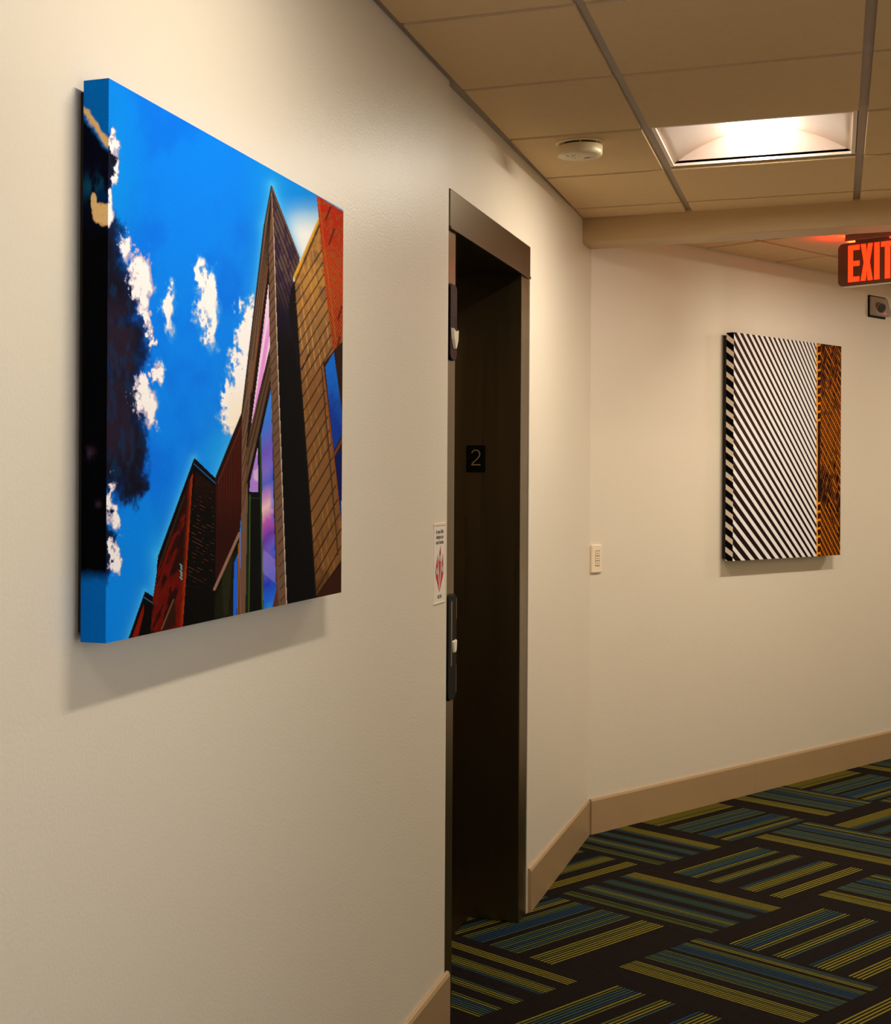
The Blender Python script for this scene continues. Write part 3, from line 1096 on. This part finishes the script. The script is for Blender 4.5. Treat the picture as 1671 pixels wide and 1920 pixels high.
    P.mix((84, 26, 14), v * (0.5 + 0.5 * np.sin(x * 1.35)) * (1 - sstep(900, 1010, y)) * 0.8)
    P.line((454, 775), (404.5, 897), 3.0, (20, 10, 7))
    P.line((456, 790), (408, 906), 1.2, (96, 50, 30))
    # lower window
    P.poly([(450, 992), (402, 1102), (400, 1172), (452, 1160)], (8, 7, 5))
    P.poly([(444, 1030), (404, 1118), (402, 1160), (438, 1156)], (24, 24, 8))
    P.poly([(438, 1020), (416, 1080), (419, 1154), (428, 1153)], (48, 44, 14), 0.5)
    P.line((422, 1090), (422, 1160), 1.2, (24, 34, 60))
    P.poly([(446, 1038), (439, 1056), (437, 1156), (444, 1156)], (30, 100, 235))
    P.line((447.6, 1020), (446, 1156), 2.2, (150, 96, 24))
    P.line((449, 1000), (402, 1105), 5.0, (150, 108, 92))
    P.line((449.5, 1000), (450, 1158), 2.0, (140, 100, 92))
    # ---- spire: left clapboard face
    sp_l = [(509.8, 347.3), (496.7, 421), (481, 539.6), (467.3, 660), (454.2, 774.6), (454, 850), (452, 1000), (450.5, 1160), (540, 1140), (530, 900), (521.3, 680),
            (516.7, 539.6), (514, 446.7), (510.5, 370)]
    ms = inside(x, y, sp_l)
    P.mix((112, 82, 62), ms)
    # slanted boards parallel to the left slope
    ph = (x - 509.8) + (y - 347) * 0.135
    for i in range(5):
        a = 0.13 * (i + 1)
        P.line((509.5, 360), (509.5 - (1 - a) * 44 - 2, 345 + 330), 1.3, (40, 26, 20), ms * (y < 690))
    P.line((509, 349), (496, 421), 2.4, (50, 34, 28))
    P.line((496, 421), (454, 775), 3.0, (46, 32, 26))
    for i in range(9):
        P.line((468 - 3 * i % 5, 690 + 26 * i), (455, 745 + 26 * i), 1.2, (46, 30, 22), ms * (x < 466))
    # edge strip right of the upper window with diagonal boards
    for i in range(60):
        yy = 450 + 17 * i * (1 + 0.004 * i)
        P.line((500 + 0.04 * (yy - 450), yy + 20), (517 + 0.055 * (yy - 450), yy - 14), 1.5, (44, 28, 20), ms * (x > 501 + (y - 500) * 0.028) * (y > 430))
    P.line((509.8, 362), (514, 446.7), 1.6, (190, 150, 120))
    P.line((514, 446.7), (516.7, 539.6), 1.8, (220, 190, 165))
    P.line((516.7, 539.6), (521.3, 680), 2.0, (220, 190, 165))
    P.line((521.3, 680), (537.5, 1132), 2.2, (206, 180, 160))
    # upper window: dark frame and pink pane
    P.poly([(504, 470), (501, 520), (484, 640), (470, 740), (462, 838), (468, 838), (480, 770), (505, 668), (507, 640)], (26, 14, 10))
    P.line((502, 500), (472, 735), 1.6, (150, 80, 34), None, 0.7)
    pk = inside(x, y, [(503.5, 532), (506.3, 650), (497, 690), (480, 760), (467, 826), (477, 752), (486, 680), (493, 622)])
    P.mix((236, 150, 226), pk)
    P.mix((250, 226, 244), pk * np.maximum(sstep(0.1, 0.8, np.sin((x + y * 0.16) * 0.55)) * 0.8, 1 - sstep(560, 640, y)))
    # lower frame band
    P.poly([(507, 655), (505, 672), (470, 800), (462, 850), (461, 905), (466, 900), (470, 850), (488, 815), (507, 728), (509, 700)], (92, 66, 46))
    P.line((506, 668), (465, 838), 1.6, (24, 14, 10))
    P.line((506.5, 690), (464, 872), 1.6, (36, 22, 14))
    P.line((506.8, 716), (486, 812), 2.6, (18, 10, 8))
    P.line((486, 812), (464, 905), 2.6, (18, 10, 8))
    # main glass
    P.poly([(507.8, 722), (486, 812), (465, 900), (460, 1162), (520, 1144), (514, 900)], (10, 6, 10))
    gR = inside(x, y, [(508, 730), (488.5, 818), (491, 920), (494, 1143), (511, 1140), (518, 1106), (514, 965), (510, 790)])
    gL = inside(x, y, [(483.5, 838), (468.5, 905), (468, 922), (484.5, 923)])
    gcol = np.zeros((*x.shape, 3))
    stops = [(720, (60, 140, 235)), (790, (60, 120, 225)), (840, (110, 90, 205)), (880, (130, 110, 215)), (905, (90, 100, 210)), (935, (210, 150, 205)), (955, (246, 200, 205)),
             (985, (196, 90, 190)), (1015, (110, 60, 180)), (1040, (120, 96, 215)), (1075, (90, 90, 215)), (1095, (40, 60, 200)), (1125, (30, 110, 235)), (1145, (60, 170, 240))]
    ys = np.array([s[0] for s in stops], float)
    cs = np.array([lin(s[1]) for s in stops])
    yy = y + (x - 500) * 0.8 + (n1 - 0.5) * 60
    for k in range(3):
        gcol[..., k] = np.interp(yy, ys, cs[:, k])
    P.mix(gcol, gR)
    P.mix((40, 100, 235), gR * sstep(503, 514, x) * sstep(0.4, 0.6, n2) * 0.8)
    P.mix((170, 150, 235), gR * inside(x, y, [(494, 1030), (517, 1050), (518, 1095), (494, 1075)]) * 0.35)
    P.mix((176, 130, 225), gL)
    P.mix((236, 200, 226), gL * sstep(0.45, 0.65, n2) * 0.7)
    P.poly([(466.5, 925), (487, 925), (490, 1152), (464, 1160)], (8, 8, 8))
    P.line((468, 934), (486, 934), 1.5, (20, 60, 80))
    P.line((469, 928), (466.5, 1158), 2.0, (70, 96, 22))
    P.line((465, 930), (463, 1158), 1.2, (14, 60, 50))
    P.line((488.5, 818), (491, 920), 2.0, (30, 60, 34))
    P.line((488, 820), (492, 1150), 2.2, (34, 80, 30))
    P.line((491.2, 960), (492.6, 1150), 1.0, (110, 130, 40))
    P.line((511.5, 760), (519.5, 1100), 2.0, (96, 70, 34))
    P.poly([(519.6, 1098), (522, 1130), (522, 1146), (509, 1148)], (92, 52, 32))
    # ---- spire: right face, violet boards sinking into black
    fr = [(509.8, 347.3), (562.3, 483.1), (562, 500), (550.5, 520), (551.5, 560), (562, 690), (577, 900), (591, 1118), (590, 1130), (538.5, 1140), (521.5, 680), (517, 539.6), (514.4, 446.7), (510.3, 370)]
    mf = inside(x, y, fr)
    P.mix((96, 74, 72), mf)
    P.mix((64, 44, 66), mf * sstep(0.45, 0.6, n3))
    for i in range(12):
        P.line((511, 395 + 17 * i), (562 - 1.5 * i, 528 + 16.5 * i), 1.6, (20, 12, 16), mf * (y < 640))
    P.line((510.5, 352), (562, 484), 3.2, (110, 72, 54), mf)
    P.line((510.5, 362), (560, 490), 1.6, (34, 20, 18), mf)
    P.line((510.5, 376), (557, 497), 1.6, (46, 28, 26), mf)
    P.mix((26, 16, 34), mf * sstep(520, 610, y + (550 - x) * 0.9))
    P.mix((3, 2, 3), mf * sstep(580, 680, y + (n3 - 0.5) * 60))
    P.poly([(553, 525), (546, 540), (541, 580), (556, 690), (562, 680), (553, 560)], (14, 8, 14))
    # ---- tan shingled volume
    tn = [(597.8, 408.4), (551.4, 517.8), (553.2, 532.3), (562.3, 676), (577, 890), (592, 1122), (645, 1112), (645, 700), (624.3, 643.5), (606, 480)]
    mt = inside(x, y, tn)
    P.mix((150, 104, 62), mt)
    P.mix((206, 146, 66), mt * (1 - sstep(520, 640, y)) * sstep(0.42, 0.6, n2) * 0.7)
    P.mix((216, 160, 74), mt * sstep(0.72, 0.95, np.sin((x - y * 0.12) * 0.62)) * sstep(0.45, 0.6, fbm(x, y, 12, 34, 5, 3)) * 0.8)
    P.mix((120, 76, 34), mt * sstep(620, 760, y) * 0.6)
    P.mix((70, 38, 16), mt * sstep(940, 1110, y) * sstep(0.4, 0.6, n2) * 0.6)
    yb = 545.0
    k = 0
    while yb < 1190:
        P.line((551, yb + 8), (650, yb - 150 - 0.03 * (yb - 545)), 1.9, (26, 15, 8), mt)
        yb += 26 + 0.014 * (yb - 545)
        k += 1
    P.line((599, 410), (552, 519), 4.0, (236, 176, 40), None, 0.9)
    P.line((599.5, 422), (553, 531), 2.2, (34, 20, 10), mt)
    for q in range(4):
        P.line((566 + 3 * q, 694 - 6 * q), (579 + 1.0 * q, 664 - 3 * q), 1.5, (24, 14, 8))
    # red brick volume, top right
    rd = [(593.6, 366), (646, 398), (646, 830), (642, 830), (627.9, 680), (611, 545), (598.7, 417.5)]
    mr = inside(x, y, rd)
    P.mix((190, 40, 6), mr)
    P.mix((150, 22, 6), mr * sstep(520, 640, y) * 0.8)
    P.mix((224, 150, 40), mr * sstep(0.80, 0.98, np.sin((y + x * 1.9) * 0.72)) * sstep(420, 520, y) * 0.75)
    P.mix((150, 96, 40), mr * sstep(0.5, 0.62, fbm(x, y, 4, 5, 9, 2)) * 0.45)
    P.line((597, 368), (630, 640), 1.0, (230, 150, 50), mr, 0.4)
    for a, b in (((620, 388), (611, 412)), ((627, 430), (617, 458)), ((641, 575), (634, 600)), ((637, 632), (633, 652))):
        P.line(a, b, 3.2, (60, 24, 10), mr, 0.85)
    P.line((561, 676), (577, 890), 3.2, (20, 11, 8))
    P.line((577, 890), (592, 1122), 3.2, (20, 11, 8))
    P.line((552, 530), (562, 676), 2.4, (24, 14, 10))
    # window in the tan volume
    P.poly([(628, 655), (606, 682), (626, 860), (641, 1000), (646, 1000), (646, 790), (643, 640)], (44, 22, 10))
    P.line((606, 686), (641, 990), 2.4, (150, 76, 26))
    P.poly([(626, 660), (610, 688), (626, 845), (643, 812), (641, 770)], (12, 110, 226))
    P.mix((6, 40, 150), inside(x, y, [(626, 660), (610, 688), (626, 845), (643, 812), (641, 770)]) * sstep(690, 800, y + (n2 - 0.5) * 90) * 0.85)
    P.poly([(627, 850), (642, 1000), (644, 1000), (644, 838)], (6, 22, 90))
    P.line((625, 856), (644, 820), 4.0, (112, 66, 34))
    P.line((640.5, 940), (642, 996), 1.8, (80, 190, 235))
    P.line((603, 690), (634, 1040), 2.4, (58, 36, 22), None, 0.9)
    P.poly([(592, 1122), (645, 1046), (646, 1120), (590, 1130)], (58, 24, 12))
    P.line((592, 1120), (645, 1046), 2.0, (16, 8, 5))
    return P.c


def paint_sky_side(x, y):
    P = Print(x, y)
    n2 = fbm(x, y, 12, 18, 11)
    n3 = fbm(x, y, 16, 40, 29)
    P.mix((0, 118, 226), np.ones(x.shape))
    top = 205 + (x - 162) * 1.35
    P.mix((6, 8, 30), sstep(0, 14, y - top - 18 + (n2 - 0.5) * 26))
    P.mix((255, 214, 150), sstep(-5, 3, y - top + (n2 - 0.5) * 16) * (1 - sstep(10, 22, y - top + (n2 - 0.5) * 24)) * sstep(150, 160, 362 - x - 0))
    P.mix((10, 72, 110), np.exp(-((y - 350) / 22) ** 2) * sstep(0.42, 0.62, n3))
    P.mix((0, 40, 96), np.exp(-((y - 368) / 14) ** 2) * sstep(170, 190, x))
    wh = blobs(x, y, [(176, 378, 8, 22), (182, 398, 12, 24), (196, 402, 18, 24), (205, 402, 12, 24)]) + (n2 - 0.5) * 0.5
    P.mix((255, 214, 150), sstep(0.05, 0.25, wh))
    P.mix((3, 3, 8), sstep(420, 450, y + (n2 - 0.5) * 30))
    P.mix((60, 44, 66), blobs(x, y, [(168, 850, 16, 20), (184, 945, 8, 12)]).clip(0, 1) * sstep(0.35, 0.6, n2))
    P.mix((0, 112, 220), sstep(1065, 1095, y + (n2 - 0.5) * 14))
    return P.c


def paint_stripes(x, y):
    P = Print(x, y)
    # one family of receding bands: band number as a projective function of place
    num, den = STRIPE
    n = (num[0] * x + num[1] * y + num[2]) / (1 + den[0] * x + den[1] * y)
    fr = np.abs((n + 0.5) % 1 - 0.5) * 2           # 0 in the middle of a white band
    duty = np.interp(x, [1374, 1420, 1532], [0.44, 0.52, 0.62]) - 0.06 * sstep(800, 1050, y)
    soft = np.interp(x, [1374, 1532], [0.07, 0.12])
    P.mix((246, 240, 240), np.ones(x.shape))
    k = sstep(-soft, soft, fr - duty)
    P.mix((16, 10, 9), k)
    P.mix((62, 40, 30), sstep(0.10, 0.35, fr - duty) * (x > 1374) * (1 - sstep(1430, 1520, x) * 0.5) * (1 - sstep(800, 1000, y) * 0.7))
    # amber facade on the right
    am = x > 1531
    P.mix((40, 20, 13), am)
    nz = fbm(x, y, 9, 14, 51, 3)
    P.mix((86, 36, 18), am * sstep(0.45, 0.65, nz) * 0.5)
    den_ = np.interp(y, [640, 700, 770, 800, 860, 900, 930, 938, 960, 1045], [0.35, 0.5, 0.75, 0.9, 0.8, 0.45, 0.3, 0.95, 1.0, 1.0])
    den_ = np.where((y > 930) & (y - 935 < (x - 1538) * 2.0), np.where(y < 960, 0.3, den_ * 0.6), den_)
    x0 = 1538.5
    for per, sl, wq, sd in ((15.6, 2.05, 0.075, 5), (15.6, -4.4, 0.06, 17), (15.6, 2.05, 0.05, 29)):
        ph = ((y - 648 - (7.8 if sd == 29 else 0)) - (x - x0) * sl) / per
        ix = np.floor(ph + 0.5)
        d = np.abs(ph - ix)
        ln = 1 - sstep(wq, wq * 2.4, d)
        brk = sstep(0.66 - 0.62 * den_, 0.80 - 0.60 * den_, vnoise(x / 6.0 + ix * 17.31, ix * 3.7 + y * 0.02, 61 + sd))
        P.mix((226, 128, 16), am * (x > x0) * ln * brk * {5: 0.85, 17: 0.5, 29: 0.25}[sd] * (1 - (sd == 29) * (y > 930)))
    cap = np.abs((((y + (x - 1533) * 0.25) - 648) / 15.6 + 0.5) % 1 - 0.5)
    ok = ((y < 800) | (y > 934)) * 1.0
    P.mix((240, 150, 20), am * (x < x0 + 0.5) * (1 - sstep(0.09, 0.16, cap)) * ok)
    P.mix((246, 160, 20), (np.abs(x - 1532.4) < 1.1) * 1.0)
    return P.c


# band number fitted from band positions read off in image pixels: (x, y, n)
pts_n = ([(1373.7, 646.25 + 23.35 * k, k) for k in (0, 1, 2, 6, 7, 8, 9, 10, 11)]
         + [(1373.7, v, k) for k, v in ((12, 926.6), (13, 951.7), (14, 975.4), (15, 999.8), (16, 1025), (17, 1048.7))]
         + [(1530.5, 654.7 + 15.0 * k, -18.5 + k) for k in range(0, 9)] + [(1530.5, 775.8 + 15.8 * k, -10.5 + k) for k in range(0, 10)]
         + [(1378.3, 623.3, -1.5), (1402.5, 625.8, -3.5), (1422.9, 628, -5.5), (1442.5, 632, -7.5), (1478, 637, -11.5), (1499.8, 640, -14.5), (1520, 644, -17.5)]
         + [(1350 + 0.14363 * a, 900 + 0.14363 * b, n) for a, b, n in ((185, 1055, 17), (305, 1050, 16), (425, 1040, 15), (540, 1035, 14), (645, 1028, 13), (745, 1020, 12), (845, 1012, 11),
                                                                      (930, 1005, 10), (1015, 1000, 9), (1095, 996, 8), (1170, 992, 7), (1235, 990, 6))])
A = np.array([(x, y, 1, -n * x, -n * y) for x, y, n in pts_n])
A[:, 3:] /= 1.0
sol = np.linalg.lstsq(A, np.array([n for _, _, n in pts_n]), rcond=None)[0]
STRIPE = (sol[:3], sol[3:])


def image_xy(P3):
    """Project places on the canvas through the scene camera to image pixel coordinates."""
    d = P3 - np.array([0.969454, 0, EYE])
    ca, sa = math.cos(YAW), math.sin(YAW)
    X = d[..., 0] * ca + d[..., 1] * sa
    D = -d[..., 0] * sa + d[..., 1] * ca
    u, v = F_PX * X / D, -F_PX * d[..., 2] / D
    c, s = math.cos(ROLL), math.sin(ROLL)
    return PX + c * u - s * v, PY + s * u + c * v


def printed_panel(name, parent, org, eu, ev, nu, nv, paint, us=None):
    """A flat sheet of canvas nu x nv carrying a picture as point colours."""
    org, eu, ev = np.array(org), np.array(eu), np.array(ev)
    a = np.linspace(0, 1, nu) if us is None else us
    b = np.linspace(0, 1, nv)
    aa, bb = np.meshgrid(a, b)
    P3 = org + aa[..., None] * eu + bb[..., None] * ev
    x, y = image_xy(P3)
    col = np.clip(paint(x, y), 0, 1)
    me = bpy.data.meshes.new(name)
    n = nu * nv
    loc = np.array(parent.matrix_world.translation if False else parent.location)
    rz = parent.rotation_euler.z
    L = P3.reshape(-1, 3) - loc
    c, s = math.cos(-rz), math.sin(-rz)
    L = np.stack([c * L[:, 0] - s * L[:, 1], s * L[:, 0] + c * L[:, 1], L[:, 2]], 1)
    me.vertices.add(n)
    me.vertices.foreach_set('co', L.astype(np.float32).ravel())
    idx = np.arange(n).reshape(nv, nu)
    q = np.stack([idx[:-1, :-1], idx[:-1, 1:], idx[1:, 1:], idx[1:, :-1]], -1).reshape(-1, 4)
    me.loops.add(q.size)
    me.loops.foreach_set('vertex_index', q.ravel().astype(np.int32))
    me.polygons.add(len(q))
    me.polygons.foreach_set('loop_start', (np.arange(len(q)) * 4).astype(np.int32))
    me.polygons.foreach_set('loop_total', np.full(len(q), 4, np.int32))
    me.update(calc_edges=True)
    at = me.attributes.new('print', 'FLOAT_COLOR', 'POINT')
    arr = np.ones((n, 4), np.float32)
    arr[:, :3] = col.reshape(-1, 3)
    at.data.foreach_set('color', arr.ravel())
    me.materials.append(M['print'])
    o = bpy.data.objects.new(name, me)
    COL.objects.link(o)
    o.parent = parent
    return o


def persp_us(org, eu, nu):
    """Column places that fall evenly in image pixels, as the camera sees them."""
    t = np.linspace(0, 1, 400)
    x, _ = image_xy(np.array(org) + t[:, None] * np.array(eu))
    return np.interp(np.linspace(x[0], x[-1], nu), x, t)


# first canvas: blue sky over a pointed building, on the near wall
Y0, Y1, Z0, Z1, V1, V0 = 1.755, 2.767, 1.2465, 2.0140, 0.050, 0.0115
e1 = empty('canvas_print', (0.0, (Y0 + Y1) / 2, (Z0 + Z1) / 2), 'large canvas print of blue sky over a pointed building, on the near wall', 'picture')
org, eu, ev = (V1, Y0, Z1), (0, Y1 - Y0, 0), (0, 0, Z0 - Z1)
printed_panel('canvas_front', e1, org, eu, ev, 430, 860, paint_sky_building, persp_us(org, eu, 430))
printed_panel('canvas_side', e1, (V0, Y0, Z1), (V1 - V0, 0, 0), (0, 0, Z0 - Z1), 44, 700, paint_sky_side)
bm = bmesh.new()
cy, cz = (Y0 + Y1) / 2, (Z0 + Z1) / 2
hy, hz = (Y1 - Y0) / 2, (Z1 - Z0) / 2
for a in ((V0, V1 - 0.0006, -hy + 0.0006, hy, hz - 0.03, hz - 0.0002), (V0, V1 - 0.0006, -hy + 0.0006, hy, -hz + 0.0002, -hz + 0.03),
          (V0, V1 - 0.0006, hy - 0.03, hy, -hz + 0.03, hz - 0.03), (V0, V1 - 0.0006, -hy + 0.0006, -hy + 0.03, -hz + 0.03, hz - 0.03)):
    box(bm, *a)
box(bm, V1 - 0.004, V1 - 0.0006, -hy + 0.03, hy - 0.03, -hz + 0.03, hz - 0.03)
M['edge_blue'] = mat('canvas_edge_blue', (0, 104, 205), 0.65, spec=0.2, bump=0.2, bump_scale=700)
ob('canvas_wrap', bm, M['edge_blue'], e1, label='folded blue canvas edge')
bm = bmesh.new()
for a in ((0.001, V0, -hy + 0.012, hy - 0.012, hz - 0.04, hz - 0.012), (0.001, V0, -hy + 0.012, hy - 0.012, -hz + 0.012, -hz + 0.04),
          (0.001, V0, -hy + 0.012, -hy + 0.04, -hz + 0.04, hz - 0.04), (0.001, V0, hy - 0.04, hy - 0.012, -hz + 0.04, hz - 0.04)):
    box(bm, *a)
ob('stretcher', bm, M['stretcher'], e1)

# second canvas: diagonal white bands beside an amber facade, on the right-hand wall
S0, S1, ZB, ZT, TV1, TV0 = 1.0, 2.0, 1.1165, 2.1705, 0.062, 0.020
CB = Vector((0.029, 6.145))


def rc(s, t, z):
    q = CB + RD * s + RN * t
    return np.array((q.x, q.y, z))


rot_r = math.atan2(RD.y, RD.x)
mid = rc((S0 + S1) / 2, -0.012, (ZB + ZT) / 2)
e2 = empty('canvas_print', tuple(mid), 'smaller canvas print of white diagonal bands and an amber strip, on the right-hand wall', 'picture', rot_r)
org, eu, ev = rc(S0, 0.05, ZT), rc(S1, 0.05, ZT) - rc(S0, 0.05, ZT), np.array((0, 0, ZB - ZT))
printed_panel('canvas_front', e2, org, eu, ev, 420, 520, paint_stripes, persp_us(org, eu, 420))


def paint_stripe_side(x, y):
    P = Print(x, y)
    P.mix((246, 232, 214), np.ones(x.shape))
    n = (y - (x - 1361) * 0.78 - (640.2 - 10.2)) / 23.55
    fr = np.abs((n + 0.5) % 1 - 0.5) * 2
    P.mix((10, 8, 8), sstep(-0.06, 0.06, fr - 0.42))
    return P.c


printed_panel('canvas_side', e2, rc(S0, 0.012, ZT), rc(S0, 0.05, ZT) - rc(S0, 0.012, ZT), np.array((0, 0, ZB - ZT)), 24, 520, paint_stripe_side)
hx, hz = (S1 - S0) / 2, (ZT - ZB) / 2
bm = bmesh.new()
for a in ((-hx + 0.0006, hx, hz - 0.03, hz - 0.0002), (-hx + 0.0006, hx, -hz + 0.0002, -hz + 0.03), (-hx + 0.0006, -hx + 0.03, -hz + 0.03, hz - 0.03), (hx - 0.03, hx, -hz + 0.03, hz - 0.03)):
    box(bm, a[0], a[1], -0.0614, -0.024, a[2], a[3])
box(bm, -hx + 0.03, hx - 0.03, -0.0614, -0.058, -hz + 0.03, hz - 0.03)
ob('canvas_wrap', bm, M['black'], e2)
bm = bmesh.new()
for a in ((-hx + 0.01, hx - 0.01, hz - 0.04, hz - 0.01), (-hx + 0.01, hx - 0.01, -hz + 0.01, -hz + 0.04), (-hx + 0.01, -hx + 0.04, -hz + 0.04, hz - 0.04), (hx - 0.04, hx - 0.01, -hz + 0.04, hz - 0.04)):
    box(bm, a[0], a[1], -0.024, -0.0015, a[2], a[3])
ob('stretcher', bm, M['stretcher'], e2)
